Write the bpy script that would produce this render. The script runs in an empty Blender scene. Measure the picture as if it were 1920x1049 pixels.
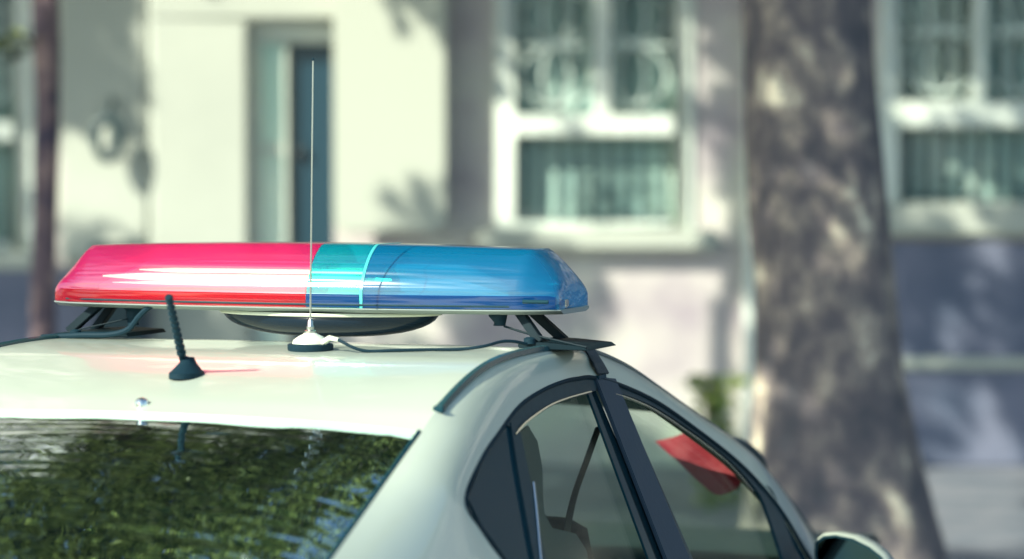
import bpy, bmesh, math, random
from mathutils import Vector, Matrix, noise
random.seed(7)
C = bpy.context.scene
col = C.collection
R = math.radians
# ---------------------------------------------------------------- camera
FPX, HOR, HC = 5430.0, 305.0, 1.84
PITCH = math.atan((524.5 - HOR) / FPX)
cd = bpy.data.cameras.new('camera'); cam = bpy.data.objects.new('camera', cd); col.objects.link(cam)
cd.sensor_width = 36; cd.lens = FPX / 1920 * 36; cd.clip_start = .1; cd.clip_end = 500
cam.location = (0, 0, HC); cam.rotation_euler = (R(90) - PITCH, 0, 0)
cd.dof.use_dof = True; cd.dof.focus_distance = 5.85; cd.dof.aperture_fstop = 1.8; cd.dof.aperture_blades = 0
C.camera = cam
C.view_settings.view_transform = 'Standard'; C.view_settings.look = 'None'
C.view_settings.exposure = .88; C.view_settings.gamma = 1
# ---------------------------------------------------------------- sun and sky
SE, SA = R(35), R(46)
SUN = Vector((-math.sin(SA) * math.cos(SE), -math.cos(SA) * math.cos(SE), math.sin(SE)))
w = bpy.data.worlds.new('World'); C.world = w; w.use_nodes = True
sky = w.node_tree.nodes.new('ShaderNodeTexSky'); sky.sky_type = 'NISHITA'; sky.sun_disc = False
sky.sun_elevation = SE; sky.sun_rotation = math.atan2(SUN.x, SUN.y)
bg = w.node_tree.nodes['Background']; bg.inputs[1].default_value = .135
tn = w.node_tree.nodes.new('ShaderNodeMix'); tn.data_type = 'RGBA'; tn.blend_type = 'MULTIPLY'; tn.inputs[0].default_value = 1; tn.inputs[7].default_value = (.90, 1.0, 1.0, 1)
w.node_tree.links.new(sky.outputs[0], tn.inputs[6]); w.node_tree.links.new(tn.outputs[2], bg.inputs[0])
sl = bpy.data.lights.new('sun', 'SUN'); sl.energy = 4.4; sl.angle = R(.53); sl.color = (1, .985, .82)
so = bpy.data.objects.new('sun', sl); col.objects.link(so); so.rotation_euler = SUN.to_track_quat('Z', 'Y').to_euler()

# ---------------------------------------------------------------- pixel helpers (photograph pixel -> ray)
def ray(px, py):
    x = (px - 960) / FPX; z = -(py - 524.5) / FPX
    return Vector((x, math.cos(PITCH) + z * math.sin(PITCH), -math.sin(PITCH) + z * math.cos(PITCH)))
TH = R(19.5)
CO = Vector((-.408, 6, 0))
FW = Vector((math.sin(TH), math.cos(TH), 0)); RT = Vector((math.cos(TH), -math.sin(TH), 0))
cc_ = Vector((0, 0, HC)) - CO
CC = Vector((cc_.dot(RT), cc_.dot(FW), HC))
def cp(px, py, n, c):      # point in car space where the ray meets the plane n.p = c
    r = ray(px, py); r = Vector((r.dot(RT), r.dot(FW), r.z)); n = Vector(n)
    return CC + r * ((c - n.dot(CC)) / n.dot(r))
def cy(px, py, Y): return cp(px, py, (0, 1, 0), Y)
WN, WC = (1, 0, .4), .60 + .4 * 1.36          # side glazing plane
def sp(px, py, off=0): return cp(px, py, WN, WC + off)
def wp(px, py, D):
    r = ray(px, py); return Vector((0, 0, HC)) + r * (D / r.y)

# ---------------------------------------------------------------- materials
def mat(name, base, rough=.5, metal=0, **kw):
    m = bpy.data.materials.new(name); m.use_nodes = True
    b = m.node_tree.nodes['Principled BSDF']
    b.inputs['Base Color'].default_value = (*base, 1); b.inputs['Roughness'].default_value = rough
    b.inputs['Metallic'].default_value = metal
    for k, v in kw.items():
        k = k.replace('_', ' ')
        b.inputs[k].default_value = v
    return m
def nz(m, scale, stops, inp='Base Color', stretch=(1, 1, 1), detail=4, rough=.55, coord='Object'):
    nt = m.node_tree; N = nt.nodes; L = nt.links
    tc = N.new('ShaderNodeTexCoord'); mp = N.new('ShaderNodeMapping'); mp.inputs['Scale'].default_value = stretch
    n = N.new('ShaderNodeTexNoise'); n.inputs['Scale'].default_value = scale; n.inputs['Detail'].default_value = detail; n.inputs['Roughness'].default_value = rough
    cr = N.new('ShaderNodeValToRGB')
    while len(cr.color_ramp.elements) < len(stops): cr.color_ramp.elements.new(.5)
    for e, (p, c) in zip(cr.color_ramp.elements, stops):
        e.position = p; e.color = (*c, 1) if len(c) == 3 else c
    L.new(tc.outputs[coord], mp.inputs[0]); L.new(mp.outputs[0], n.inputs[0]); L.new(n.outputs[0], cr.inputs[0])
    L.new(cr.outputs[0], N['Principled BSDF'].inputs[inp]); return n
def bump(m, scale, strength, dist=.01, stretch=(1, 1, 1), detail=3):
    nt = m.node_tree; N = nt.nodes; L = nt.links
    tc = N.new('ShaderNodeTexCoord'); mp = N.new('ShaderNodeMapping'); mp.inputs['Scale'].default_value = stretch
    n = N.new('ShaderNodeTexNoise'); n.inputs['Scale'].default_value = scale; n.inputs['Detail'].default_value = detail
    b = N.new('ShaderNodeBump'); b.inputs['Strength'].default_value = strength; b.inputs['Distance'].default_value = dist
    L.new(tc.outputs['Object'], mp.inputs[0]); L.new(mp.outputs[0], n.inputs[0]); L.new(n.outputs[0], b.inputs['Height'])
    L.new(b.outputs[0], N['Principled BSDF'].inputs['Normal'])
    return b
M = {}
M['paint'] = mat('white_car_paint', (.485, .545, .445), .34, Coat_Weight=.7, Coat_Roughness=.03)
nz(M['paint'], 3, [(.3, (.47, .53, .435)), (.7, (.495, .555, .45))])
b = bump(M['paint'], 5, .35, .003, detail=2); M['paint'].node_tree.links.new(b.outputs[0], M['paint'].node_tree.nodes['Principled BSDF'].inputs['Coat Normal'])
nz(M['paint'], 40, [(.35, (.02,) * 3), (.7, (.10,) * 3)], inp='Coat Roughness', detail=6)
M['trim'] = mat('dark_satin_trim', (.01, .042, .055), .42, IOR=1.22); nz(M['trim'], 60, [(.3, (.009, .036, .048)), (.7, (.013, .046, .060))])
M['pillar'] = mat('grey_pillar_film', (.035, .06, .085), .5, IOR=1.2); bump(M['pillar'], 90, .05)
M['gloss'] = mat('gloss_dark_trim', (.010, .042, .056), .12, IOR=1.2)
M['rubber'] = mat('black_rubber', (.008, .026, .038), .6, IOR=1.2); bump(M['rubber'], 200, .15)
M['chrome'] = mat('bright_trim', (.72, .74, .68), .18, 1)
M['steel'] = mat('steel', (.6, .6, .52), .3, 1)
M['ivory'] = mat('ivory_plastic', (.62, .66, .52), .3)
M['strap'] = mat('dark_webbing', (.03, .045, .055), .7); bump(M['strap'], 300, .4)
M['mould'] = mat('roof_moulding', (.02, .07, .08), .22)
M['mount'] = mat('mount_black', (.005, .016, .022), .5, IOR=1.2)
M['bowl'] = mat('glossy_dark_bowl', (.006, .018, .035), .16, IOR=1.35)
M['seat'] = mat('seat_fabric', (.008, .017, .024), .85); bump(M['seat'], 150, .3)
M['dash'] = mat('dash_plastic', (.02, .035, .04), .5)
M['red'] = mat('red_cloth', (.28, .006, .02), .7); bump(M['red'], 30, .5)
M['rglass'] = mat('rear_glass', (.70, .88, .88), .012, .998)
b = bump(M['rglass'], 1.0, 1.0, .0026, stretch=(7, 38, 38), detail=0)
M['tyre'] = mat('tyre', (.02, .02, .022), .8)
M['rim'] = mat('alloy', (.5, .5, .5), .3, 1)
M['tail'] = mat('tail_lamp', (.4, .005, .01), .1)
def fres(nt, f0, k=1.0):
    N = nt.nodes; L = nt.links; lw = N.new('ShaderNodeLayerWeight'); lw.inputs[0].default_value = .5
    p = N.new('ShaderNodeMath'); p.operation = 'POWER'; p.inputs[1].default_value = 5; q = N.new('ShaderNodeMath'); q.operation = 'MULTIPLY_ADD'; q.inputs[1].default_value = k * (1 - f0); q.inputs[2].default_value = f0; q.use_clamp = True
    L.new(lw.outputs['Facing'], p.inputs[0]); L.new(p.outputs[0], q.inputs[0]); return q
def glass(name, tint, refl=.05, ior=1.5):
    m = bpy.data.materials.new(name); m.use_nodes = True; nt = m.node_tree; N = nt.nodes; L = nt.links
    N.clear(); o = N.new('ShaderNodeOutputMaterial'); t = N.new('ShaderNodeBsdfTransparent'); g = N.new('ShaderNodeBsdfGlossy')
    f = fres(nt, refl, .16); x = N.new('ShaderNodeMixShader')
    t.inputs[0].default_value = (*tint, 1); g.inputs['Roughness'].default_value = .01
    L.new(f.outputs[0], x.inputs[0]); L.new(t.outputs[0], x.inputs[1]); L.new(g.outputs[0], x.inputs[2]); L.new(x.outputs[0], o.inputs[0])
    return m
M['glass'] = glass('tinted_side_glass', (.87, .94, .90), .03)
M['wglass'] = glass('windscreen_glass', (.86, .93, .88), .03)
def lens(name, tint, dif, ior=1.5):
    m = bpy.data.materials.new(name); m.use_nodes = True; nt = m.node_tree; N = nt.nodes; L = nt.links
    N.clear(); o = N.new('ShaderNodeOutputMaterial'); t = N.new('ShaderNodeBsdfTransparent'); g = N.new('ShaderNodeBsdfGlossy'); g2 = N.new('ShaderNodeBsdfGlossy')
    d = N.new('ShaderNodeBsdfDiffuse'); tr = N.new('ShaderNodeBsdfTranslucent'); f = fres(nt, ior)
    a = N.new('ShaderNodeMixShader'); b = N.new('ShaderNodeMixShader'); c = N.new('ShaderNodeMixShader'); e = N.new('ShaderNodeMixShader')
    t.inputs[0].default_value = (*tint, 1); d.inputs[0].default_value = (*dif, 1); tr.inputs[0].default_value = (*dif, 1)
    g.inputs['Roughness'].default_value = .09; g2.inputs['Roughness'].default_value = .2
    a.inputs[0].default_value = .4; b.inputs[0].default_value = .46; e.inputs[0].default_value = .65
    L.new(d.outputs[0], a.inputs[1]); L.new(tr.outputs[0], a.inputs[2])
    L.new(t.outputs[0], b.inputs[1]); L.new(a.outputs[0], b.inputs[2])
    L.new(g.outputs[0], e.inputs[1]); L.new(g2.outputs[0], e.inputs[2])
    L.new(f.outputs[0], c.inputs[0]); L.new(b.outputs[0], c.inputs[1]); L.new(e.outputs[0], c.inputs[2]); L.new(c.outputs[0], o.inputs[0])
    tc = N.new('ShaderNodeTexCoord'); mp = N.new('ShaderNodeMapping'); mp.inputs['Scale'].default_value = (.5, 20, 40)
    n = N.new('ShaderNodeTexNoise'); n.inputs['Scale'].default_value = 1.8; n.inputs['Detail'].default_value = 1
    bm_ = N.new('ShaderNodeBump'); bm_.inputs['Strength'].default_value = .45; bm_.inputs['Distance'].default_value = .006
    L.new(tc.outputs['Object'], mp.inputs[0]); L.new(mp.outputs[0], n.inputs[0]); L.new(n.outputs[0], bm_.inputs['Height'])
    for q in (g, g2): L.new(bm_.outputs[0], q.inputs['Normal'])
    return m
M['lred'] = lens('red_lens', (.95, .22, .42), (.72, .024, .20), .17)  # pink of the sky's sheen is mixed into the lens colour
M['shade_red'] = lens('shaded_red_band', (.8, .01, .05), (.46, .002, .03), .06); M['shade_blue'] = lens('shaded_blue_band', (.004, .2, .6), (.001, .12, .36), .06)  # deeper colours carry the shade along the foot of the lenses
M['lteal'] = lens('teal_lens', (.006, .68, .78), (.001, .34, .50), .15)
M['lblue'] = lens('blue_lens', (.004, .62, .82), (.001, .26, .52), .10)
M['reflector'] = mat('reflector', (.45, .45, .42), .5)
M['sun_streak'] = mat('sun_streak', (.9, .88, .7), .4, Emission_Strength=5.0); M['sun_streak'].node_tree.nodes['Principled BSDF'].inputs['Emission Color'].default_value = (1, .92, .30, 1)  # emission stands in for the sun's highlight on the bar

M['stone'] = mat('facade_stone', (.3, .25, .24), .9)
nz(M['stone'], 1.6, [(.3, (.36, .31, .35)), (.48, (.54, .50, .48)), (.66, (.66, .66, .56))], detail=6); bump(M['stone'], 14, .4, .02)
M['shaded_plinth'] = mat('shaded_plinth_stone', (.2, .2, .25), .9); nz(M['shaded_plinth'], 2.2, [(.3, (.10, .125, .185)), (.7, (.20, .21, .28))], detail=6)  # strong shade on the lower wall is put into this blue-grey
M['plaster'] = mat('white_plaster', (.74, .78, .68), .8); nz(M['plaster'], 1.5, [(.3, (.42, .45, .39)), (.7, (.48, .51, .44))])
M['board'] = mat('white_board', (.48, .51, .43), .5)
M['frame'] = mat('window_paint', (.70, .76, .68), .45); nz(M['frame'], 5, [(.3, (.62, .69, .62)), (.7, (.74, .79, .70))])
M['bars'] = mat('iron_bars', (.01, .04, .05), .5)
M['scroll'] = mat('pale_scrollwork', (.62, .72, .66), .5)
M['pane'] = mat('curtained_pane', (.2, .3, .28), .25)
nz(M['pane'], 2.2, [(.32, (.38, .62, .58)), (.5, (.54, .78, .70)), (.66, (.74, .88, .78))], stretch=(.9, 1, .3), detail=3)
M['dark'] = mat('dark_opening', (.012, .045, .07), .3)
M['pave'] = mat('pavement', (.3, .3, .3), .9); nz(M['pave'], 3, [(.35, (.12, .145, .18)), (.65, (.22, .23, .26))], detail=8)
M['asphalt'] = mat('asphalt', (.05, .05, .055), .9); nz(M['asphalt'], 30, [(.3, (.04, .04, .045)), (.7, (.065, .065, .07))], detail=8)
M['kerb'] = mat('kerb_stone', (.35, .34, .32), .9); bump(M['kerb'], 20, .4)
M['bark'] = mat('plane_bark', (.2, .2, .15), .9)
def bark(m, stops, sc):
    nt = m.node_tree; N = nt.nodes; L = nt.links
    n = nz(m, sc, stops, stretch=(1, 1, .8), detail=7, rough=.62)
    v = N.new('ShaderNodeTexVoronoi'); v.inputs['Scale'].default_value = sc * 1.6
    bp = N.new('ShaderNodeBump'); bp.inputs['Strength'].default_value = .9; bp.inputs['Distance'].default_value = .03
    L.new(n.outputs[0], bp.inputs['Height']); L.new(bp.outputs[0], N['Principled BSDF'].inputs['Normal'])
bark(M['bark'], [(.36, (.075, .075, .085)), (.47, (.12, .105, .11)), (.55, (.21, .18, .16)), (.61, (.36, .30, .24)), (.68, (.68, .62, .46))], 6)
M['bark2'] = mat('young_bark', (.2, .15, .16), .9); bark(M['bark2'], [(.35, (.06, .05, .08)), (.5, (.16, .11, .12)), (.65, (.32, .22, .2))], 9)
def leafmat(name, c1, c2):
    m = bpy.data.materials.new(name); m.use_nodes = True; nt = m.node_tree; N = nt.nodes; L = nt.links
    p = N['Principled BSDF']; p.inputs['Roughness'].default_value = .3
    o = N['Material Output']; tr = N.new('ShaderNodeBsdfTranslucent'); x = N.new('ShaderNodeMixShader'); x.inputs[0].default_value = .4
    g = N.new('ShaderNodeNewGeometry'); cr = N.new('ShaderNodeValToRGB')
    cr.color_ramp.elements[0].position = .5; cr.color_ramp.elements[0].color = (*c1, 1); cr.color_ramp.elements[1].color = (*c2, 1)
    L.new(g.outputs['Random Per Island'], cr.inputs[0]); L.new(cr.outputs[0], p.inputs['Base Color']); L.new(cr.outputs[0], tr.inputs[0])
    L.new(p.outputs[0], x.inputs[1]); L.new(tr.outputs[0], x.inputs[2]); L.new(x.outputs[0], o.inputs[0]); return m
M['leaf'] = leafmat('plane_leaves', (.02, .05, .02), (.75, .85, .28))
M['leaf2'] = leafmat('bright_leaves', (.12, .22, .04), (.42, .48, .12))

# ---------------------------------------------------------------- object helpers
def tag(o, label=None, cat=None, group=None, kind=None):
    if label: o['label'] = label
    if cat: o['category'] = cat
    if group: o['group'] = group
    if kind: o['kind'] = kind
    return o
def empty(name, loc, rz=0, parent=None):
    o = bpy.data.objects.new(name, None); o.empty_display_size = .05; col.objects.link(o); o.location = loc; o.rotation_euler.z = rz
    if parent: o.parent = parent
    return o
class MB:
    def __init__(s, off=(0, 0, 0)): s.v = []; s.f = []; s.off = Vector(off)
    def add(s, vs, fs):
        n = len(s.v); s.v += [Vector(v) - s.off for v in vs]; s.f += [[i + n for i in f] for f in fs]; return s
    def box(s, x0, x1, y0, y1, z0, z1):
        return s.add([(x, y, z) for x in (x0, x1) for y in (y0, y1) for z in (z0, z1)],
                     [(0, 1, 3, 2), (4, 6, 7, 5), (0, 4, 5, 1), (2, 3, 7, 6), (0, 2, 6, 4), (1, 5, 7, 3)])
    def loft(s, secs, closed=True, caps=True, flip=False):
        n = len(secs[0]); vs = [p for q in secs for p in q]; fs = []
        for i in range(len(secs) - 1):
            for j in range(n if closed else n - 1):
                a = i * n + j; b = i * n + (j + 1) % n; f = (a, b, b + n, a + n); fs.append(f[::-1] if flip else f)
        if caps and closed: fs += [tuple(range(n))[::-1], tuple(range((len(secs) - 1) * n, len(secs) * n))]
        return s.add(vs, fs)
    def tube(s, pts, rad, n=8, caps=True, flat=1.0, upv=None):
        pts = [Vector(p) for p in pts]; secs = []; up = None
        for i, p in enumerate(pts):
            d = (pts[min(i + 1, len(pts) - 1)] - pts[max(i - 1, 0)]).normalized()
            if up is None:
                up = Vector(upv) if upv else (Vector((0, 0, 1)) if abs(d.z) < .9 else Vector((1, 0, 0)))
            a = d.cross(up).normalized(); up = a.cross(d).normalized()
            r = rad[i] if isinstance(rad, (list, tuple)) else rad
            secs.append([p + (a * math.cos(t) + up * math.sin(t) * flat) * r for t in [2 * math.pi * k / n for k in range(n)]])
        return s.loft(secs, True, caps)
    def lathe(s, c, prof, n=24):
        c = Vector(c)
        return s.loft([[c + Vector((r * math.cos(t), r * math.sin(t), z)) for t in [2 * math.pi * k / n for k in range(n)]] for r, z in prof])
    def plate(s, pts, nrm, th):
        pts = [Vector(p) for p in pts]; nv = Vector(nrm).normalized() * th
        return s.loft([pts, [p + nv for p in pts]])
    def build(s, name, m, parent=None, smooth=True, bevel=0, ang=35):
        me = bpy.data.meshes.new(name); me.from_pydata([tuple(v) for v in s.v], [], s.f)
        b = bmesh.new(); b.from_mesh(me); bmesh.ops.remove_doubles(b, verts=b.verts, dist=1e-5)
        bmesh.ops.recalc_face_normals(b, faces=b.faces)
        if bevel: bmesh.ops.bevel(b, geom=[e for e in b.edges if len(e.link_faces) == 2 and e.calc_face_angle(0) > R(40)], offset=bevel, segments=2, affect='EDGES', clamp_overlap=True)
        b.to_mesh(me); b.free()
        me.materials.append(m)
        if smooth:
            me.shade_smooth(); me.set_sharp_from_angle(angle=R(ang))
        o = bpy.data.objects.new(name, me); col.objects.link(o)
        if parent: o.parent = parent
        return o
def cr(pts, k=6):   # catmull-rom
    pts = [Vector(p) for p in pts]; out = []
    for i in range(len(pts) - 1):
        p0 = pts[max(i - 1, 0)]; p1 = pts[i]; p2 = pts[i + 1]; p3 = pts[min(i + 2, len(pts) - 1)]
        for j in range(k):
            t = j / k
            out.append(.5 * (2 * p1 + (p2 - p0) * t + (2 * p0 - 5 * p1 + 4 * p2 - p3) * t * t + (3 * p1 - p0 - 3 * p2 + p3) * t ** 3))
    return out + [pts[-1]]
def mir(p): return Vector((-p[0], p[1], p[2]))

# ================================================================ SETTING: ground
tag(MB().box(-200, 200, -200, 9.6, -.3, 0).build('road', M['asphalt'], smooth=False), kind='structure')
pv = MB(); pv.box(-200, 200, 9.75, 200, -.3, .12)
tag(pv.build('pavement', M['pave'], smooth=False), kind='structure')
tag(MB().box(-200, 200, 9.6, 9.75, -.3, .135).build('kerb', M['kerb'], smooth=False, bevel=0), kind='structure')

# ================================================================ SETTING: facade
WD = 16.4
def W(px, py):
    p = wp(px, py, WD); return p.x, p.z
bl = tag(empty('building', (0, WD, 0)), 'mauve stone street building with white entrance and barred white windows behind the car', 'building')
def BM(): return MB((0, WD, 0))
def rect(px0, py0, px1, py1):
    x0, z1 = W(px0, py0); x1, z0 = W(px1, py1); return x0, x1, z0, z1
holes = []
def wbox(b, r, y0, y1): return b.box(r[0], r[1], WD + y0, WD + y1, r[2], r[3])
# windows: (outer px rect, transom y, mullion x, sill rect)
wins = [((928, -230, 1300, 432), (216, 256), (1112, 1146), (895, 430, 1345, 470)),
        ((1650, -250, 2030, 395), (190, 240), (1822, 1846), (1630, 380, 2060, 442)),
        ((-330, -230, 66, 470), (228, 265), (-150, -118), (-360, 470, 84, 505)),
        ((2400, -240, 2780, 400), (190, 240), (2572, 2600), (2370, 395, 2810, 445)),
        ((-1100, -240, -720, 460), (228, 265), (-930, -900), (-1130, 460, -690, 500))]
doorr = rect(468, 40, 628, 874)
for wr, *_ in wins: holes.append(rect(*wr))
holes.append(doorr)
x0, x1, z0, z1 = -14, 24, .12, 9.0
xs = sorted({x0, x1, *[h[0] for h in holes], *[h[1] for h in holes]}); zs = sorted({z0, z1, *[h[2] for h in holes], *[h[3] for h in holes]})
wl = BM()
for i in range(len(xs) - 1):
    for j in range(len(zs) - 1):
        cx = (xs[i] + xs[i + 1]) / 2; cz = (zs[j] + zs[j + 1]) / 2
        if any(h[0] < cx < h[1] and h[2] < cz < h[3] for h in holes): continue
        wl.box(xs[i], xs[i + 1], WD, WD + .45, zs[j], zs[j + 1])
wall = wl.build('wall', M['stone'], bl, smooth=False)
BM().box(x0, x1, WD + .6, WD + 8, .12, 9.0).build('rear_block', M['dark'], bl, smooth=False)
BM().box(x0 - .3, x1 + .3, WD - .35, WD + 8.3, 9.003, 9.35).build('cornice', M['plaster'], bl, bevel=.04)
wbox(BM(), (rect(1440, 0, 0, 0)[0], x1, .123, W(0, 452)[1]), -.10, -.002).build('shaded_plinth', M['shaded_plinth'], bl, bevel=.01)  # raised to sill height to cover the shaded wall, shade in its colour
wbox(BM(), (rect(1440, 0, 0, 0)[0], x1, W(0, 690)[1] + .002, W(0, 668)[1]), -.15, -.102).build('plinth_ledge', M['plaster'], bl, bevel=.015)
for wr, tr_, mu, sr in wins:
    r = rect(*wr); t = .11
    f = BM(); wbox(f, (r[0], r[0] + t, r[2], r[3]), -.03, .16); wbox(f, (r[1] - t, r[1], r[2], r[3]), -.03, .16)
    wbox(f, (r[0] + t, r[1] - t, r[2], r[2] + .05), -.03, .16); wbox(f, (r[0] + t, r[1] - t, r[3] - t, r[3]), -.03, .16)
    wnd = f.build('window', M['frame'], bl, bevel=.008)
    zt1 = W(0, tr_[0])[1]; zt0 = W(0, tr_[1])[1]; xm0 = W(mu[0], 0)[0]; xm1 = W(mu[1], 0)[0]
    f = BM(); wbox(f, (r[0] + t, r[1] - t, zt0, zt1), -.06, .13); wbox(f, (xm0, xm1, zt1 + .002, r[3] - t), -.055, .125)
    f.build('mullion', M['frame'], wnd, bevel=.006)
    wbox(BM(), (r[0] + t, r[1] - t, r[2] + .05, r[3] - t), .14, .15).build('pane', M['pane'], wnd, smooth=False)
    wbox(BM(), rect(*sr), -.14, -.002).build('sill', M['plaster'], wnd, bevel=.02)
    g = BM(); s2 = BM(); xa = r[0] + t + .02; xb = r[1] - t - .02; nb = 9; yb = WD + .03
    for k in range(nb):
        x = xa + (xb - xa) * (k + .5) / nb
        g.tube([(x, yb, r[2] + .05), (x, yb, r[3] - t)], .020, 6)
        g.lathe((x, yb, r[2] + .05), [(.035, 0), (.03, .03), (.012, .07)], 8)
    for k in (0, 1):   # scroll ovals in the upper half
        xc = xa + (xb - xa) * (.25 + .5 * k); hw = (xb - xa) * .23
        for zc, hh in ((zt1 + .22, .17), (zt1 + .56, .15)):
            s2.tube([(xc + hw * math.cos(a), yb - .02, zc + hh * math.sin(a)) for a in [2 * math.pi * q / 24 for q in range(25)]], .011, 6, flat=.8)
            s2.tube([(xc + hw * .4 * math.cos(a), yb - .02, zc + hh * math.sin(a)) for a in [2 * math.pi * q / 16 for q in range(17)]], .010, 6)
    for zz in (zt1 + .39, zt1 + .75):
        s2.tube([(xa, yb - .015, zz), (xb, yb - .015, zz)], .014, 6)
    gr = g.build('grille', M['bars'], wnd)
    s2.build('scrollwork', M['scroll'], gr)
wbox(BM(), (x0, rect(0, 0, 283, 0)[1], .123, W(0, 505)[1]), -.12, -.002).build('shaded_plinth', M['shaded_plinth'], bl, bevel=.01)  # added over the shaded wall foot at left, shade in its colour
# entrance
def stepbox(b, r, y0, y1): return wbox(b, r, y0, y1)
pr = rect(285, -120, 640, 874); dr = doorr
p = BM(); stepbox(p, (pr[0], dr[0], pr[2], dr[3]), -.12, -.002); stepbox(p, (pr[0], pr[1], dr[3], pr[3]), -.12, -.002)
p.build('entrance_surround', M['plaster'], bl, bevel=.02)
p = BM(); stepbox(p, rect(116, -120, 283, 492), -.08, -.002); p.build('plaster_bay', M['plaster'], bl, bevel=.02)
dd = stepbox(BM(), (dr[0], dr[0] + .06, dr[2], dr[3] - .12), .05, .15); stepbox(dd, (dr[0], dr[1], dr[3] - .12, dr[3]), .05, .15)
stepbox(dd, (W(530, 0)[0], W(538, 0)[0], dr[2], dr[3] - .12), .05, .15); stepbox(dd, (dr[0] + .06, W(530, 0)[0], W(0, 290)[1], W(0, 270)[1]), .06, .14)
door = dd.build('door', M['frame'], bl, bevel=.008)
wbox(BM(), (dr[0] + .06, W(530, 0)[0], dr[2], dr[3] - .12), .10, .11).build('side_light', M['pane'], door, smooth=False)
lf = BM(); wbox(lf, (W(540, 0)[0], dr[1], dr[2], dr[3] - .12), .12, .16); lf.build('door_leaf', M['dark'], door, bevel=.01)
MB((0, WD, 0)).lathe((W(560, 0)[0], WD + .09, W(0, 285)[1] - .03), [(.001, 0), (.03, .01), (.035, .03), (.02, .06), (.001, .065)], 12).build('handle', M['strap'], door)
# board with rounded corners, standing off the wall
def rrect(r, rad, y, n=6):
    x0, x1, z0, z1 = r; P = []
    for cx, cz, a0 in ((x1 - rad, z1 - rad, 0), (x0 + rad, z1 - rad, 90), (x0 + rad, z0 + rad, 180), (x1 - rad, z0 + rad, 270)):
        for k in range(n + 1):
            a = R(a0 + 90 * k / n); P.append(Vector((cx + rad * math.cos(a), y, cz + rad * math.sin(a))))
    return P
rb = rect(630, -260, 840, 434)
b_ = BM(); b_.plate(rrect(rb, .09, WD - .28), (0, 1, 0), .10)
sb = tag(empty('sign_board', (rb[0], WD - .18, rb[2])), 'big blank white board with rounded corners mounted right of the dark doorway', 'board')
b2 = MB(sb.location); b2.plate(rrect(rb, .09, WD - .28), (0, 1, 0), .09); b2.build('panel', M['board'], sb, bevel=.012)
for zz in (rb[2] + .3, rb[3] - .3):
    q = MB(sb.location); q.box(rb[0] + .15, rb[0] + .22, WD - .185, WD - .003, zz, zz + .05); q.build('bracket', M['bars'], sb); q = MB(sb.location); q.box(rb[1] - .22, rb[1] - .15, WD - .185, WD - .003, zz, zz + .05); q.build('bracket', M['bars'], sb)
# downpipe
xd = W(1405, 0)[0]
d_ = BM().tube([(xd, WD - .09, .2), (xd, WD - .09, 9.0)], .035, 12)
dpp = d_.build('downpipe', M['frame'], bl)
for zz in (.6, 2.2, 3.8): BM().lathe((xd, WD - .09, zz), [(.036, 0), (.045, .005), (.045, .045), (.036, .05)], 12).build('pipe_clip', M['frame'], dpp)
# lantern on the pale bay
lx, lz = W(214, 262)
ln = tag(empty('wall_lantern', (lx, WD - .08, lz - .2)), 'dark iron ring lantern with a pale globe on the pale bay left of the entrance', 'lantern')
q = MB(ln.location); q.tube([(lx + .065 * math.cos(a), WD - .26, lz + .11 * math.sin(a)) for a in [2 * math.pi * k / 28 for k in range(29)]], .026, 8); q.build('ring', M['bars'], ln)
q = MB(ln.location); q.lathe((lx, WD - .26, lz - .075), [(.001, 0), (.025, .02), (.036, .07), (.03, .12), (.001, .15)], 14); q.build('globe', M['plaster'], ln)
q = MB(ln.location); q.tube(cr([(lx, WD - .083, lz + .22), (lx + .02, WD - .2, lz + .2), (lx, WD - .26, lz + .11)], 5), .014, 6); q.build('bracket', M['bars'], ln)
nx, nzz = W(197, 130)
q = MB((nx, WD, nzz)); q.box(nx - .035, nx + .035, WD - .1, WD - .083, nzz - .07, nzz + .05); tag(q.build('wall_plaque', M['bars'], bevel=.006), 'small dark plaque high on the pale bay above the lantern', 'plaque')
# planter against the pale bay
hx, hz = W(240, 455)
pl = tag(empty('planter', (hx, WD - .35, .12)), 'tall dark teal planter by the wall under the lantern', 'planter')
q = MB(pl.location); q.loft([[(hx + sx * a, WD - .35 + sy * a * .7, z) for sx, sy in ((-1, -1), (1, -1), (1, 1), (-1, 1))] for a, z in ((.1, .122), (.13, 1.2), (.15, hz - .05), (.15, hz))]); q.build('tub', M['bars'], pl, bevel=.01)
q = MB(pl.location); q.box(hx - .12, hx + .12, WD - .42, WD - .28, hz - .02, hz + .006); q.build('soil', M['rubber'], pl)

# ================================================================ TREES
LIT = [(285, -20, 840, 640), (1150, 470, 1405, 690), (1265, 690, 1405, 850), (1085, 760, 1090, 775), (1150, 850, 1160, 860), (1195, 775, 1200, 785), (960, 60, 1000, 150), (1000, 330, 1050, 370), (1180, 290, 1190, 320), (1290, 60, 1345, 190), (1285, 280, 1360, 440), (1370, 700, 1440, 820),
       (882, 255, 918, 330), (980, 215, 1300, 258), (900, 425, 1345, 470), (1070, 110, 1100, 200), (1200, 60, 1260, 180), (1230, 330, 1290, 410),
       (1690, 150, 1755, 250), (1815, 195, 1870, 240), (1790, 350, 1870, 440), (1672, 440, 1700, 560), (1845, 470, 1905, 680), (1700, 664, 1765, 715), (1720, 735, 1750, 790), (1830, 790, 1930, 850),
       (110, 320, 200, 460), (200, 300, 285, 450), (5, 235, 60, 310), (80, 250, 112, 520), (640, 440, 700, 640), (760, 560, 850, 650), (920, 170, 950, 420)]
LITG = [(1740, 915, 1930, 965), (1800, 985, 1930, 1010), (1560, 905, 1640, 960)]
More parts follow.
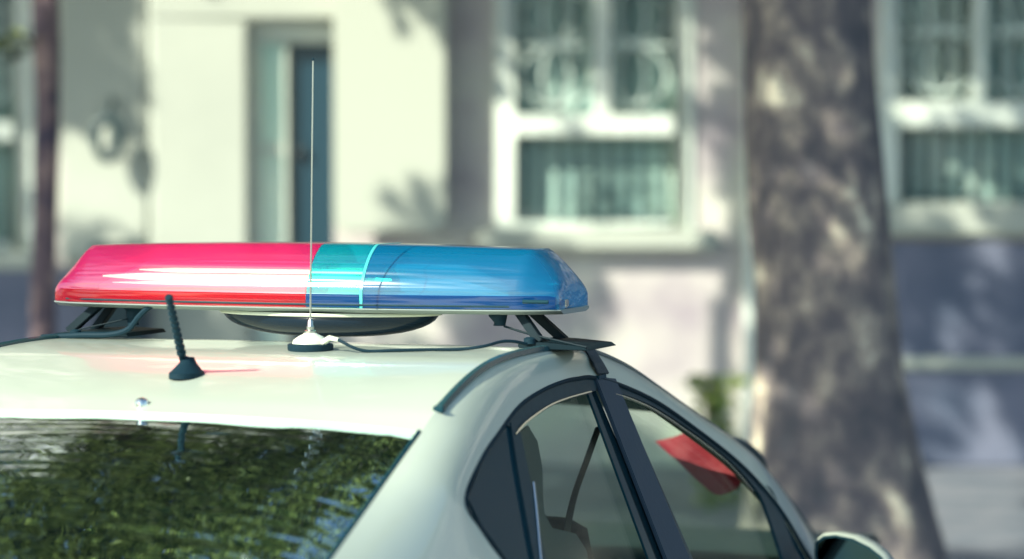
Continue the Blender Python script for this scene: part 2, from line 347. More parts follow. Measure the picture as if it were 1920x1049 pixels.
def shadow_px(P):
    t = (P.y - WD) / -SUN.y * -1
    t = (WD - P.y) / (-SUN.y)
    Q = P - SUN * t
    if Q.z < .12:
        t = (P.z - .12) / SUN.z; Q = P - SUN * t
        g = True
    else: g = False
    if Q.y < 1: return None
    # project to pixel
    v = Q - Vector((0, 0, HC)); zc = v.y * math.cos(PITCH) - v.z * math.sin(PITCH); u = v.z * math.cos(PITCH) + v.y * math.sin(PITCH)
    return 960 + FPX * v.x / zc, 524.5 - FPX * u / zc, g
def is_lit(P, m=38):
    s = shadow_px(P)
    if not s: return False
    x, y, g = s
    for a, b, c, d in (LITG if g else LIT):
        if c - a > 130 and b > 440: m2 = m + 22
        else: m2 = m
        if a - m2 < x < c + m2 and b - m2 < y < d + m2: return True
        if a - m < x < c + m and b - m < y < d + m: return True
    return False
def leaf_at(mb, p, s, up):
    a = Vector((random.gauss(0, 1), random.gauss(0, 1), random.gauss(0, .6))).normalized(); n = (up + Vector((random.gauss(0, .6), random.gauss(0, .6), random.gauss(0, .5)))).normalized()
    b = n.cross(a).normalized(); a = b.cross(n).normalized(); k = n * (s * .18)
    mb.add([p - a * s, p - a * s * .2 + b * s * .75 + k, p + a * s * .3 + b * s * .5 + k, p + a * s, p + a * s * .3 - b * s * .5 + k, p - a * s * .2 - b * s * .75 + k, p],
           [(0, 6, 1), (6, 2, 1), (6, 3, 2), (0, 5, 6), (5, 4, 6), (4, 3, 6)])
trunks = [Vector((1.16, 11.0, .12)), Vector((-2.12, 13.2, .12)), Vector((-6.0, 11.5, .12)), Vector((7.5, 12.5, .12))]
clusters = [[] for _ in trunks]
def near(P):
    w_ = (1.25, .35, 1.1, 1.0)
    return min(range(4), key=lambda i: ((trunks[i].xy - P.xy).length) / w_[i])
cnt = 0
while cnt < 6000:       # clusters whose shade falls on the facade
    wx = random.uniform(-5.5, 7.5); wz = random.uniform(.0, 4.2); h = random.uniform(4.6, 8.2)
    t = (h - wz) / SUN.z; P = Vector((wx, WD, wz)) + SUN * t
    if P.y > WD - .8 or P.y < 8.0: continue
    if is_lit(P): continue
    clusters[near(P)].append(P); cnt += 1
cnt = 0
while cnt < 1500:       # dapple on the facade further right
    wx = random.uniform(6, 14); wz = random.uniform(.0, 4.5); h = random.uniform(4.8, 8.0)
    if noise.noise(Vector((wx * 1.3, wz * 1.1, 3))) > .08: continue
    t = (h - wz) / SUN.z; P = Vector((wx, WD, wz)) + SUN * t
    if P.y < 8: continue
    clusters[3 if P.x > 3.5 else 0].append(P); cnt += 1
cnt = 0
while cnt < 2000:       # leaves that shade the pavement
    a_ = random.uniform(-1, 5.2); b_ = random.uniform(11.8, 16.4); h = random.uniform(4.7, 7.4)
    P = Vector((a_, b_, .12)) + SUN * (h / SUN.z); cnt += 1
    if P.y < 6.5 or is_lit(P): continue
    clusters[0 if P.x > -2 else 2].append(P)
cnt = 0
while cnt < 200:        # leaves that shade the big trunk
    a_ = random.uniform(-.35, .35); wz = random.uniform(.1, 3.2); h = random.uniform(4.7, 6.6)
    t = (h - wz) / SUN.z; P = trunks[0] + Vector((a_, -.15, wz)) + SUN * t; cnt += 1
    if noise.noise(Vector((a_ * 2.6, wz * 1.7, 5))) * 1.3 > -.22 + .7 * a_ + (.45 if wz < 1.1 else 0): continue
    if P.y < 5.5 or is_lit(P): continue
    clusters[0 if P.x > -2 else 2].append(P)
cnt = 0
while cnt < 260:        # boughs reaching out over the kerb
    P = Vector((random.uniform(-2.6, 2.4), random.uniform(7.6, 10.6), random.uniform(5.2, 8.8))); cnt += 1
    if not is_lit(P, 25): clusters[0].append(P)
cnt = 0
while cnt < 120:        # the rest of the crowns
    c = random.choice(trunks[:1] * 3 + trunks[1:2] + trunks[2:] * 2); rr = 2.6 if c is not trunks[1] else 1.3
    P = c + Vector((random.gauss(0, rr * .6), random.gauss(0, rr * .55), random.uniform(4.6, 9.2)))
    if P.y < 7.8 or P.y > WD - .8 or is_lit(P, 60): continue
    clusters[near(P)].append(P); cnt += 1
def tree(i, prof, labels, m, nlimb, base, top, px_line=None):
    T = trunks[i]
    root = tag(empty('plane_tree' if i != 1 else 'young_tree', T), labels[0], 'tree', 'street trees along the pavement')
    n = 30; secs = []
    for k in range(len(prof)):
        (x, r, z) = prof[k]
        secs.append([T + Vector((x + r * (1 + .10 * noise.noise(Vector((math.cos(a) * 1.7, math.sin(a) * 1.7, z * 1.5 + i * 9)))) * math.cos(a), r * math.sin(a) * (1 + .10 * noise.noise(Vector((math.cos(a) * 1.7, math.sin(a) * 1.7, z * 1.5 + i * 9)))), z)) for a in [2 * math.pi * q / n for q in range(n)]])
    tk = MB(T); tk.loft(secs); t_ = tk.build('trunk', m, root)
    tp = T + Vector((prof[-1][0], 0, prof[-1][2])); rt = prof[-1][1]
    lm = MB(T); pts = clusters[i][:]
    if pts:
        cen = random.sample(pts, min(nlimb, len(pts)))
        for cpt in cen:
            mid = tp.lerp(cpt, .5) + Vector((random.gauss(0, .2), random.gauss(0, .2), .3))
            lp_ = cr([tp - Vector((0, 0, .3)), tp.lerp(mid, .4) + Vector((0, 0, .25)), mid, cpt], 4)
            if any(is_lit(q_, 8) for q_ in lp_[3:]): continue
            lm.tube(lp_, [rt * .62 * (1 - .92 * k / 12) for k in range(13)], 7)
        for P in random.sample(pts, min(260, len(pts))):
            c0 = min(cen, key=lambda q: (q - P).length); s_ = tp.lerp(c0, random.uniform(.55, .95))
            if (s_ - P).length < 2.5 and not any(is_lit(s_.lerp(P, f_), 10) for f_ in (0, .3, .6)): lm.tube([s_, s_.lerp(P, .5) + Vector((0, 0, .12)), P], [.018, .011, .005], 4)
        lm.build('limb', m, root)
    cw = MB(T)
    for P in pts:
        for _ in range(9):
            d = Vector((random.gauss(0, 1), random.gauss(0, 1), random.gauss(0, .7)))
            d = d / max(d.length, 1e-3) * random.random() ** .45 * .20
            leaf_at(cw, P + d, random.uniform(.045, .09), Vector((0, 0, 1)))
    if i == 1:    # a low sprig in front of the left window
        P = wp(22, 88, 13.2)
        for _ in range(26): leaf_at(cw, P + Vector((random.gauss(0, .06), random.gauss(0, .06), random.gauss(0, .025))), random.uniform(.03, .05), Vector((0, 0, 1)))
    me_ = cw
    me = bpy.data.meshes.new('crown'); me.from_pydata([tuple(v) for v in me_.v], [], me_.f); me.materials.append(M['leaf'] if i != 1 else M['leaf'])
    o = bpy.data.objects.new('crown', me); col.objects.link(o); o.parent = root
    return root
# trunk outline of the big tree from the photograph: left/right edges at its real distance
bt = []
for py, xl, xr in ((1110, 1350, 1830), (1049, 1385, 1785), (950, 1400, 1752), (850, 1408, 1728), (700, 1415, 1700), (550, 1415, 1682), (400, 1408, 1664), (250, 1400, 1650), (100, 1392, 1640), (0, 1385, 1634), (-250, 1365, 1625), (-600, 1340, 1620)):
    a = wp(xl, py, 11); b = wp(xr, py, 11); bt.append(((a.x + b.x) / 2 - trunks[0].x, (b.x - a.x) / 2, a.z - .12))
bt = [(bt[0][0], bt[0][1] + .12, -.1)] + [q for q in bt if q[2] > 0]
tree(0, bt, ['massive mottled plane tree with flared trunk to the right of the car'], M['bark'], 16, 0, 0)
yt = []
for py, xl, xr in ((1000, 52, 108), (700, 55, 104), (520, 58, 104), (400, 62, 106), (300, 62, 110), (200, 68, 112), (80, 62, 114), (0, 60, 112), (-300, 60, 105), (-700, 58, 95)):
    a = wp(xl, py, 13.2); b = wp(xr, py, 13.2); yt.append(((a.x + b.x) / 2 - trunks[1].x, (b.x - a.x) / 2, a.z - .12))
yt = [(yt[0][0], yt[0][1] + .02, -.05)] + [q for q in yt if q[2] > .05]
tree(1, yt, ['slim young tree with dark purplish trunk at the left edge'], M['bark2'], 6, 0, 0)
tree(2, [(0, .36, -.1), (0, .29, .4), (.03, .25, 1.5), (.05, .22, 3), (.1, .19, 4.2)], ['plane tree further left along the pavement beyond the young tree'], M['bark'], 14, 0, 0)
tree(3, [(0, .36, -.1), (0, .29, .4), (.03, .25, 1.5), (.05, .22, 3), (.1, .19, 4.2)], ['plane tree further right along the pavement beyond the massive trunk'], M['bark'], 14, 0, 0)
# shrub by the wall
sx = wp(1330, 790, 14.6)
sh = tag(empty('shrub', (sx.x, 14.6, .12)), 'small bright green shrub against the sunlit wall behind the windscreen', 'shrub')
q = MB(sh.location)
for k in range(420):
    t = random.random(); P = wp(random.gauss(1335, 22) + 8 * t, 705 + 260 * t, 14.6); P.y += random.gauss(0, .1)
    leaf_at(q, P, random.uniform(.02, .045), Vector((0, -.4, 1)))
me = bpy.data.meshes.new('foliage'); me.from_pydata([tuple(v) for v in q.v], [], q.f); me.materials.append(M['leaf2']); o = bpy.data.objects.new('foliage', me); col.objects.link(o); o.parent = sh
q = MB(sh.location)
for k in range(7): q.tube([(sx.x, 14.6, .122), (sx.x + random.gauss(0, .02), 14.6, .5), (sx.x + random.gauss(0, .06), 14.6 + random.gauss(0, .06), random.uniform(.6, .82))], [.010, .007, .003], 5)
q.build('stem', M['bark2'], sh)

# ================================================================ CAR
car = tag(empty('car', CO, -TH), 'white patrol sedan carrying a red and blue roof light bar', 'car')
ON = (1, 0, .12)
pairs = [((540, 1160), (1010, 1125)), ((620, 1049), (943, 1049)), ((680, 965), (900, 990)), ((740, 880), (872, 938)), ((790, 810), (902, 862)), ((820, 768), (935, 812)),
         ((870, 715), (975, 760)), ((920, 680), (1020, 730)), ((985, 660), (1060, 714)), ((1040, 654), (1085, 709)), ((1100, 657), (1110, 707)),
         ((1170, 685), (1160, 720)), ((1230, 725), (1230, 752)), ((1300, 775), (1300, 800)), ((1380, 830), (1380, 862)), ((1435, 885), (1432, 915)),
         ((1480, 940), (1474, 970)), ((1530, 1010), (1520, 1049)), ((1572, 1072), (1560, 1112))]
Oc = []; Ac = []
for (o_, a_) in pairs:
    c_ = .54 + .12 * 1.44
    P = cp(*o_, ON, c_); Oc.append(P); Ac.append(sp(*a_))
# chains resampled smoothly
K = 5
Os = cr(Oc, K); As = cr(Ac, K)
bd = MB()
def section(O, A, side=1):
    zc = O.z - .004
    cpt = Vector((.60 + .4 * (1.36 - zc) + .006, (O.y + A.y) / 2, zc))
    cpt.x = min(cpt.x, O.x + .12); cpt.x = max(cpt.x, O.x + .012)
    out = []
    for k in range(9):
        t = k / 8
        p = O * (1 - t) ** 2 + cpt * 2 * t * (1 - t) + A * t * t
        out.append(p)
    # return flange into the opening
    out.append(A + Vector((-.03, 0, -.012)))
    return out
for side in (1, -1):
    secs = [section(a, b) for a, b in zip(Os, As)]
    if side < 0: secs = [[mir(p) for p in s] for s in secs]
    bd.loft(secs, closed=False, caps=False)
# belt and lower side
belt = [Os[0], Os[0].lerp(As[0], .5), As[0]] + [As[0].lerp(As[-1], k / 10) for k in range(1, 10)] + [As[-1], As[-1].lerp(Os[-1], .5), Os[-1]]
for side in (1, -1):
    secs = []
    for p in belt:
        y = p.y
        s = [p, Vector((max(p.x + .03, .80), y, min(.86, p.z - .02))), Vector((.86, y, min(.74, p.z - .06))), Vector((.87, y, .5)), Vector((.84, y, .28)), Vector((.80, y, .2))]
        secs.append([q if side > 0 else mir(q) for q in s])
    bd.loft(secs, closed=False, caps=False)
# boot, tail, bonnet, nose
def across(P, h, n=14):   # row from left to right through +-P with crown h
    return [Vector((P.x * (2 * k / n - 1), P.y, P.z + h * (1 - (2 * k / n - 1) ** 2))) for k in range(n + 1)]
O0 = Os[0]; OE = Os[-1]
def hrow(x, y, z, h): return across(Vector((x, y, z)), h)
bd.loft([across(O0, .02), hrow(.70, -1.62, O0.z - .03, .02), hrow(.78, -1.85, 1.0, .02), hrow(.80, -1.93, .95, .01), hrow(.82, -1.98, .7, 0), hrow(.82, -2.02, .55, 0), hrow(.78, -1.98, .25, 0)], closed=False, caps=False)
bd.loft([across(OE, .03), hrow(.72, OE.y + .12, OE.z - .02, .04), hrow(.74, 2.58, .62, .04), hrow(.75, 2.66, .55, .02), hrow(.78, 2.70, .45, 0), hrow(.76, 2.66, .22, 0)], closed=False, caps=False)
for side in (1, -1):
    def sc(q): return [a if side > 0 else mir(a) for a in q]
    V = Vector
    bd.loft([sc([O0, V((.80, O0.y, .86)), V((.86, O0.y, .74)), V((.87, O0.y, .5)), V((.80, O0.y, .2))]),
             sc([V((.70, -1.62, O0.z - .03)), V((.80, -1.62, .88)), V((.85, -1.62, .74)), V((.86, -1.62, .5)), V((.80, -1.62, .2))]),
             sc([V((.80, -1.93, .95)), V((.82, -1.93, .86)), V((.84, -1.93, .74)), V((.84, -1.93, .5)), V((.79, -1.93, .2))]),
             sc([V((.80, -1.935, .95)), V((.81, -1.94, .86)), V((.82, -1.98, .70)), V((.82, -2.02, .55)), V((.78, -1.98, .25))])], closed=False, caps=False)
    bd.loft([sc([OE, V((.80, OE.y, min(.86, OE.z - .02))), V((.86, OE.y, min(.74, OE.z - .06))), V((.87, OE.y, .5)), V((.80, OE.y, .2))]),
             sc([V((.74, 2.58, .62)), V((.79, 2.56, .60)), V((.83, 2.5, .56)), V((.83, 2.45, .5)), V((.78, 2.45, .2))]),
             sc([V((.75, 2.66, .55)), V((.77, 2.66, .54)), V((.78, 2.68, .5)), V((.78, 2.70, .45)), V((.76, 2.66, .22))])], closed=False, caps=False)
body = bd.build('body', M['paint'], car, ang=50)
# roof
iR0, iR1 = 4 * K, 12 * K
def zcrown(y):
    return max(.001, .020 - .036 * (y + .78) / .5) if y < .1 else .001 + .05 * max(0, y - .1)
rows = []
n = 24
for i in range(iR0, iR1 + 1):
    P = Os[i]; h = zcrown(P.y); t = (i - iR0) / (iR1 - iR0); bow = -.03 * (1 - t) ** 4 + .06 * t ** 4
    rows.append([Vector((P.x * u, P.y + bow * (1 - u * u), P.z + h * (1 - u * u) ** .8 if abs(u) < 1 else P.z)) for u in [2 * k / n - 1 for k in range(n + 1)]])
rear_row = rows[0]
lip = [p + Vector((0, .004, -.012)) for p in rear_row]
roof = MB().loft([lip] + rows, closed=False, caps=False).build('roof', M['paint'], car, ang=50)
# headliner below it
MB().loft([[p + Vector((0, 0, -.03)) for p in r] for r in rows[::4] + rows[-1:]], closed=False, caps=False).build('headliner', M['seat'], car)
# rear window: from the roof's rear edge down to the boot
rg = []
low = [Os[i] for i in range(iR0, -1, -1)]
for j, P in enumerate(low):
    v = j / (len(low) - 1); h = .020 * (1 - v) + .030 * v + .030 * math.sin(math.pi * v); bow = -.03 - .05 * v
    rg.append([Vector(((P.x - .006) * u, P.y + bow * (1 - u * u), P.z - .006 + h * (1 - u * u) ** .8 if abs(u) < 1 else P.z - .008)) for u in [2 * k / n - 1 for k in range(n + 1)]])
MB().loft(rg, closed=False, caps=False).build('rear_window', M['rglass'], car, ang=60)
# window seal along its right and left edges and below the roof lip
for s in (1, -1):
    MB().tube([Vector((s * (P.x - .004), P.y, P.z - .0005)) for P in low], .005, 6).build('window_seal', M['gloss'], car)
MB().tube([p + Vector((0, -.001, -.011)) for p in rear_row[1:-1]], .003, 6).build('window_seal', M['gloss'], car)
# windscreen
ws = []
up = [Os[i] for i in range(iR1, len(Os))]
for j, P in enumerate(up):
    v = j / (len(up) - 1); bow = .06 + .16 * v; h = .012 + .02 * v
    ws.append([Vector(((P.x - .004) * u, P.y + bow * (1 - u * u), P.z - .004 + h * (1 - u * u))) for u in [2 * k / n - 1 for k in range(n + 1)]])
MB().loft(ws, closed=False, caps=False).build('windscreen', M['wglass'], car, ang=60)
MB().loft([[p + Vector((0, .001, -.004)) for p in q] for q in ws[:len(ws) // 3 - 4]], closed=False, caps=False).build('sun_band', M['gloss'], car, ang=60)
# black edge of the windscreen trim standing proud
dl = cr([cp(*q, ON, .52 + .12 * 1.44) for q in ((1368, 822), (1388, 832), (1412, 852), (1428, 872), (1434, 888))], 4)
MB().tube(dl, [.006 + .010 * math.sin(math.pi * k / (len(dl) - 1)) for k in range(len(dl))], 8).build('windscreen_trim', M['trim'], car)
# roof mouldings
for s in (1, -1):
    pts = [Os[i] + Vector((.004, 0, .003)) for i in range(5 * K, len(Os) - 1)]
    secs = []
    for i, p in enumerate(pts):
        wd_ = .008 if i else .010
        g_ = 1 if i < 4 * K else max(.35, 1 - (i - 4 * K) * .06); wd_ *= g_
        secs.append([Vector((s * (p.x + dx), p.y, p.z + dz)) for dx, dz in ((-wd_, -.004), (-wd_, .002 * g_), (-wd_ * .4, .005 * g_), (wd_ * .5, .003 * g_), (wd_, -.006))])
    MB().loft(secs).build('roof_moulding', M['mould'], car)
    MB().box(s * (pts[0].x) - .009, s * pts[0].x + .009, pts[0].y - .008, pts[0].y + .001, pts[0].z - .008, pts[0].z + .003).build('moulding_end', M['gloss'], car)
# side glazing
def plate(pts, off, th, name, m, parent=car, both=True, bevel=0):
    r = None
    nv = Vector(WN).normalized()
    P = [sp(*q, off) for q in pts]
    r = MB().plate(P, nv, th).build(name, m, parent, ang=30, bevel=bevel)
    if both: MB().plate([mir(p) for p in P], mir(nv), th).build(name, m, parent, ang=30, bevel=bevel)
    return r
def strip(pa, pb, off, th, name, m, k=5):
    a = cr([sp(*q, off) for q in pa], k); b = cr([sp(*q, off) for q in pb], k); nv = Vector(WN).normalized() * th
    for s in (1, -1):
        secs = [[x, x + nv, y + nv, y] for x, y in zip(a, b)]
        if s < 0: secs = [[mir(v) for v in q] for q in secs]
        MB().loft(secs).build(name, m, car, ang=30)
outA = [sp(*q) for q in []]
strip([(943, 800), (975, 759), (1020, 729), (1060, 713), (1085, 708), (1112, 707)], [(966, 812), (990, 786), (1028, 760), (1062, 746), (1085, 740), (1112, 735)], -.012, .008, 'door_frame', M['trim'])
strip([(1140, 711), (1180, 726), (1230, 752), (1300, 801), (1380, 863), (1432, 915), (1450, 936)], [(1146, 738), (1185, 750), (1230, 771), (1296, 814), (1365, 868), (1412, 920), (1430, 948)], -.012, .008, 'door_frame', M['trim'])
strip([(1432, 912), (1450, 936), (1490, 1049), (1510, 1110)], [(1412, 920), (1428, 948), (1462, 1049), (1480, 1110)], -.0115, .008, 'door_frame', M['trim'])
plate([(1452, 938), (1474, 968), (1521, 1049), (1556, 1108), (1512, 1110), (1491, 1049)], -.016, .006, 'quarter_window', M['gloss'])
plate([(1012, 1124), (943, 1050), (899, 990), (871, 936), (902, 860), (936, 810), (950, 795), (962, 812), (985, 950), (1006, 1070), (1014, 1124)], -.014, .006, 'quarter_window', M['gloss'])
strip([(951, 795), (962, 870), (985, 1000), (1008, 1124)], [(968, 808), (983, 880), (1006, 1000), (1030, 1124)], -.010, .008, 'door_frame', M['trim'])
plate([(1110, 708), (1148, 711), (1318, 1124), (1272, 1124)], -.006, .008, 'pillar_trim', M['pillar'], bevel=.002)
strip([(1098, 738), (1113, 735), (1115, 740)], [(1240, 1124), (1272, 1124), (1280, 1124)], -.014, .005, 'door_frame', M['gloss'], 1)
plate([(1104, 736), (1112, 734), (1276, 1124), (1254, 1124)], -.014, .005, 'door_frame', M['gloss'])
plate([(1148, 736), (1160, 741), (1328, 1124), (1316, 1124)], -.014, .005, 'door_frame', M['gloss'])
rgp = [(966, 812), (990, 786), (1028, 760), (1062, 746), (1085, 740), (1108, 735), (1262, 1124), (1026, 1124), (1004, 1000), (980, 880)]
plate(rgp, -.026, .003, 'door_window', M['glass'])
fgp = [(1150, 740), (1185, 750), (1230, 771), (1296, 814), (1365, 868), (1412, 920), (1428, 948), (1462, 1049), (1480, 1124), (1318, 1124)]
plate(fgp, -.026, .003, 'door_window', M['glass'])
for pts in ([(966, 815), (985, 793), (1025, 764), (1062, 748), (1108, 735)], [(1153, 739), (1185, 750), (1230, 771), (1296, 815), (1365, 869), (1412, 922)], [(1000, 905), (1006, 960), (1014, 1049), (1022, 1110)]):
    P = cr([sp(*q, .0) for q in pts], 5)
    MB().tube(P, .0028, 6).build('trim_line', M['chrome'], car); MB().tube([mir(p) for p in P], .0022, 6).build('trim_line', M['chrome'], car)
lp = [(985, 800), (1003, 830), (1012, 880), (1013, 930), (1016, 965), (1030, 992), (1075, 1003), (1095, 1035), (1110, 1124), (1010, 1124), (985, 950), (968, 815)]
plate(lp, -.055, .006, 'pillar_lining', M['dash'])
# dark gasket round the opening
for s in (1, -1):
    MB().tube([(p if s > 0 else mir(p)) + Vector((s * -.001, 0, -.001)) for p in As], .0045, 6).build('gasket', M['rubber'], car)
# far and hidden sides: belt line strips
for s in (1, -1):
    MB().tube([(p if s > 0 else mir(p)) for p in belt[2:13]], .012, 6).build('belt_trim', M['trim'], car)
# interior
def seat(x, y, zt, w_=.24, bx=True):
    o = MB().loft([[Vector((x + sx * w_ * k2, y + sy * .055 - (z - .5) * .18, z)) for sx, sy in ((-1, -1), (-.85, -1.25), (.85, -1.25), (1, -1), (1, 1), (-1, 1))] for z, k2 in ((.32, .9), (.55, 1), (.8, .95), (zt - .03, .75), (zt, .6))]).build('seat_back', M['seat'], car, bevel=.015)
    h = MB(); c = Vector((x, y - (zt - .5) * .18 - .02, zt + .10))
    h.loft([[c + Vector((.13 * k2 * math.cos(a), .045 * k2 * math.sin(a), z)) for a in [2 * math.pi * q / 18 for q in range(18)]] for z, k2 in ((-.07, .8), (-.05, .97), (0, 1), (.06, .9), (.08, .6))]); h.tube([c + Vector((-.05, 0, -.13)), c + Vector((-.05, 0, -.05))], .006, 6); h.tube([c + Vector((.05, 0, -.13)), c + Vector((.05, 0, -.05))], .006, 6)
    h.build('headrest', M['seat'], o)
    MB().box(x - w_, x + w_, y - .02, y + .5, .3, .46).build('seat_cushion', M['seat'], car, bevel=.03)
seat(.37, .42, .90); seat(-.37, .42, .90); seat(.38, -.55, .93, .26); seat(-.38, -.55, .93, .26)
MB().loft([[Vector((x, y, z)) for y, z in ((1.25, .60), (1.22, .78), (1.35, .865), (OE.y, .845), (OE.y, .5))] for x in (-.74, -.5, 0, .5, .74)]).build('dashboard', M['dash'], car, bevel=.01)
st = MB(); sc_ = Vector((-.37, 1.08, .84))
st.tube([sc_ + Vector((.185 * math.cos(a), .185 * math.sin(a) * -.35, .185 * math.sin(a) * .93)) for a in [2 * math.pi * q / 30 for q in range(31)]], .014, 8, caps=False)
st.tube([sc_ + Vector((-.18, 0, 0)), sc_ + Vector((.18, 0, 0))], .016, 6); st.tube([sc_, sc_ + Vector((0, .2, -.08))], .03, 8); st.build('steering_wheel', M['dash'], car)
MB().box(-.76, .76, -1.45, 1.6, .2, .3).build('cabin_floor', M['seat'], car, smooth=False)
MB().box(-.62, .62, -1.45, -.72, .88, .95).build('parcel_shelf', M['seat'], car, smooth=False)
MB().tube([Vector((0, 1.0, 1.33)), Vector((0, .98, 1.27))], .008, 6).box(-.11, .11, .965, .985, 1.21, 1.27).build('interior_mirror', M['gloss'], car, bevel=.008)
vt = cr([cy(*q, 1.12) for q in ((1228, 828), (1262, 820), (1300, 812), (1345, 850), (1396, 895))], 5)
vb = cr([cy(*q, 1.10) for q in ((1238, 838), (1275, 868), (1310, 905), (1345, 928), (1382, 918))], 5)
vs = []
for i, (a, b) in enumerate(zip(vt, vb)):
    row = [a.lerp(b, k / 8) + Vector((0, .005 * math.sin(i * .5 + k * .3), 0)) for k in range(9)]
    vs.append(row + [p + Vector((0, .004, 0)) for p in row[::-1]])
MB().loft(vs).build('sun_shade', M['red'], car)
for s in (1, -1):
    bp_ = cr([cy(1122, 800, .16), cy(1100, 862, .17), cy(1076, 930, .19), cy(1062, 1000, .22), cy(1058, 1090, .26)], 5)
    if s < 0: bp_ = [mir(p) for p in bp_]
    MB().loft([[p + Vector((0, -.022, 0)), p + Vector((.002, -.022, 0)), p + Vector((.002, .022, 0)), p + Vector((0, .022, 0))] for p in bp_]).build('seat_belt', M['strap'], car)
# mirror on the right door
mh = []
prof = [(1526, 1040), (1527, 1015), (1542, 1003), (1566, 1001), (1600, 1008), (1632, 1024), (1655, 1042), (1672, 1065), (1676, 1100), (1660, 1125), (1600, 1135), (1545, 1128)]
for s in (1, -1):
    out = [cy(*q, .98) for q in prof]; cen = sum(out, Vector()) / len(out)
    def ring(k, dy): return [(cen + (p - cen) * k + Vector((0, dy, 0))) for p in out]
    fx = (lambda q: q) if s > 0 else (lambda q: [mir(p) for p in q])
    hs = MB().loft([fx(ring(.93, .012)), fx(ring(.97, -.004)), fx(ring(1.0, 0)), fx(ring(1.02, .03)), fx(ring(.95, .08)), fx(ring(.6, .12))]).build('door_mirror', M['paint'], car, ang=60)
    MB().loft([fx(ring(.955, -.002)), fx(ring(.955, -.010)), fx(ring(.90, -.010)), fx(ring(.90, -.002))], caps=False).build('surround', M['trim'], hs)
    MB().plate(fx(ring(.91, -.007)), (0, 1, 0), .004).build('mirror_glass', mat('mirror', (.06, .10, .10), .02, 1), hs)
    a = sp(1530, 1090, .0); b = cen + Vector((-.10, .03, -.03))
    MB().tube([p if s > 0 else mir(p) for p in (a, b)], .025, 8).build('mirror_arm', M['trim'], hs)
# ribbed aerial (a part of the car), rear of the roof
def roofz(x, y):
    best = min(rows, key=lambda r: abs(r[12].y - y)); u = min(range(len(best)), key=lambda k: abs(best[k].x - x)); return best[u].z
ab = cp(350, 708, (1, 0, 0), .0); ab.z = roofz(ab.x, ab.y)
at_ = cy(316, 556, ab.y - .12)
am = MB()
m0 = cy(345, 683, ab.y + .01); pts = [m0.lerp(at_, k / 60) for k in range(61)]
rad = [.0075 - .002 * k / 60 + (.0022 if (k % 5 in (0, 1) and 6 < k < 56) else 0) for k in range(61)]; rad[-1] = .006; rad[-2] = .008; rad[-3] = .008
ae = am.tube(pts, rad, 10).build('aerial', M['rubber'], car, ang=50)
fb = MB(); secs = []
for zz, kx, ky, dy in ((-.004, .030, .045, 0), (.006, .030, .045, 0), (.010, .026, .038, 0), (.022, .016, .024, .004), (.034, .010, .013, .008)):
    secs.append([ab + Vector((kx * math.cos(a) * (1 + .0 * math.sin(a)), dy + ky * math.sin(a), zz)) for a in [2 * math.pi * q / 20 for q in range(20)]])
fb.loft(secs); fb.tube([ab + Vector((0, .008, .03)), m0], [.009, .0075], 10)
fb.build('aerial_base', M['rubber'], ae)
# chrome nozzle at the roof edge
nb_ = cp(266, 768, (1, 0, 0), 0.0); nb_.z = roofz(0, nb_.y)
MB().loft([[nb_ + Vector((r_ * math.cos(a), r_ * 1.2 * math.sin(a), z)) for a in [2 * math.pi * q / 16 for q in range(16)]] for r_, z in ((.012, -.004), (.012, .004), (.009, .009), (.003, .0115))]).build('washer_nozzle', M['chrome'], car)
# wheels, lamps
for s in (1, -1):
    for y in (-1.25, 1.75):
        wc = Vector((s * .78, y, .31)); tv = MB()
        prf = [(.20, -.1), (.30, -.1), (.315, -.06), (.315, .06), (.30, .1), (.20, .1)]
        tv.loft([[wc + Vector((o_, r_ * math.cos(a), r_ * math.sin(a))) for r_, o_ in prf] for a in [2 * math.pi * k / 32 for k in range(33)]], closed=True, caps=False)
        wh = tv.build('wheel', M['tyre'], car)
        rm = MB().loft([[wc + Vector((s * .085, r_ * math.cos(a), r_ * math.sin(a))) for a in [2 * math.pi * k / 32 for k in range(32)]] for r_ in (.205, .06)] + [[wc + Vector((s * .10, .05 * math.cos(a), .05 * math.sin(a))) for a in [2 * math.pi * k / 32 for k in range(32)]]]); rm.build('rim', M['rim'], wh)
    MB().loft([[Vector((s * x, y, z)) for x, y, z in q] for q in (((.45, -1.985, .90), (.45, -2.0, .78)), ((.70, -1.97, .90), (.72, -1.99, .76)), ((.835, -1.9, .90), (.85, -1.9, .78)), ((.86, -1.7, .87), (.865, -1.72, .80)))], closed=False, caps=False).build('tail_lamp', M['tail'], car)

# ================================================================ LIGHT BAR
BZ = 1.546
lb = tag(empty('light_bar', CO + Vector((0, 0, BZ - .075)), -TH), 'red and blue emergency light bar strapped across the white roof', 'light bar')
LO = (0, 0, BZ - .075)
def LM(): return MB(LO)
def xl(px): return cp(px, 515, (0, 1, 0), -.13).x
XL, XR = cy(92, 550, -.085).x, cy(1090, 560, .075).x
def bar_sec(x, inset=0):
    # cross-section in the car's YZ plane
    e = min((x - XL), (XR - x)); L_ = x < 0
    tp = .066 if not L_ else .070
    k = min(1, e / tp); kk = (.30 + .70 * (k ** (.85 if L_ else .62))) if k < 1 else 1
    c = 1 - (x / .62) ** 2
    H = (.112 + .014 * max(c, 0)) * kk - inset; hw = (.105 + .045 * max(c, 0) ** .7) * (.74 + .26 * k ** .5) - inset
    y0 = .035 * (1 - max(c, 0))      # ends swept forward a little
    pts = []
    lowb = min(.034, H * .6)
    prof = [(-1, inset), (-1, lowb)] + [(-1 + .62 * (t ** 1.35), lowb + (H - lowb) * (1 - (1 - t) ** 1.5)) for t in [q / 12 for q in range(1, 13)]]
    L = [(y * hw, z) for y, z in prof]; Rr = [(-y * .9 if False else -y, z) for y, z in L][::-1]
    return [Vector((x, y0 + y, BZ + .002 + z)) for y, z in L + Rr]
def xs_between(a, b, n): return [a + (b - a) * k / n for k in range(n + 1)]
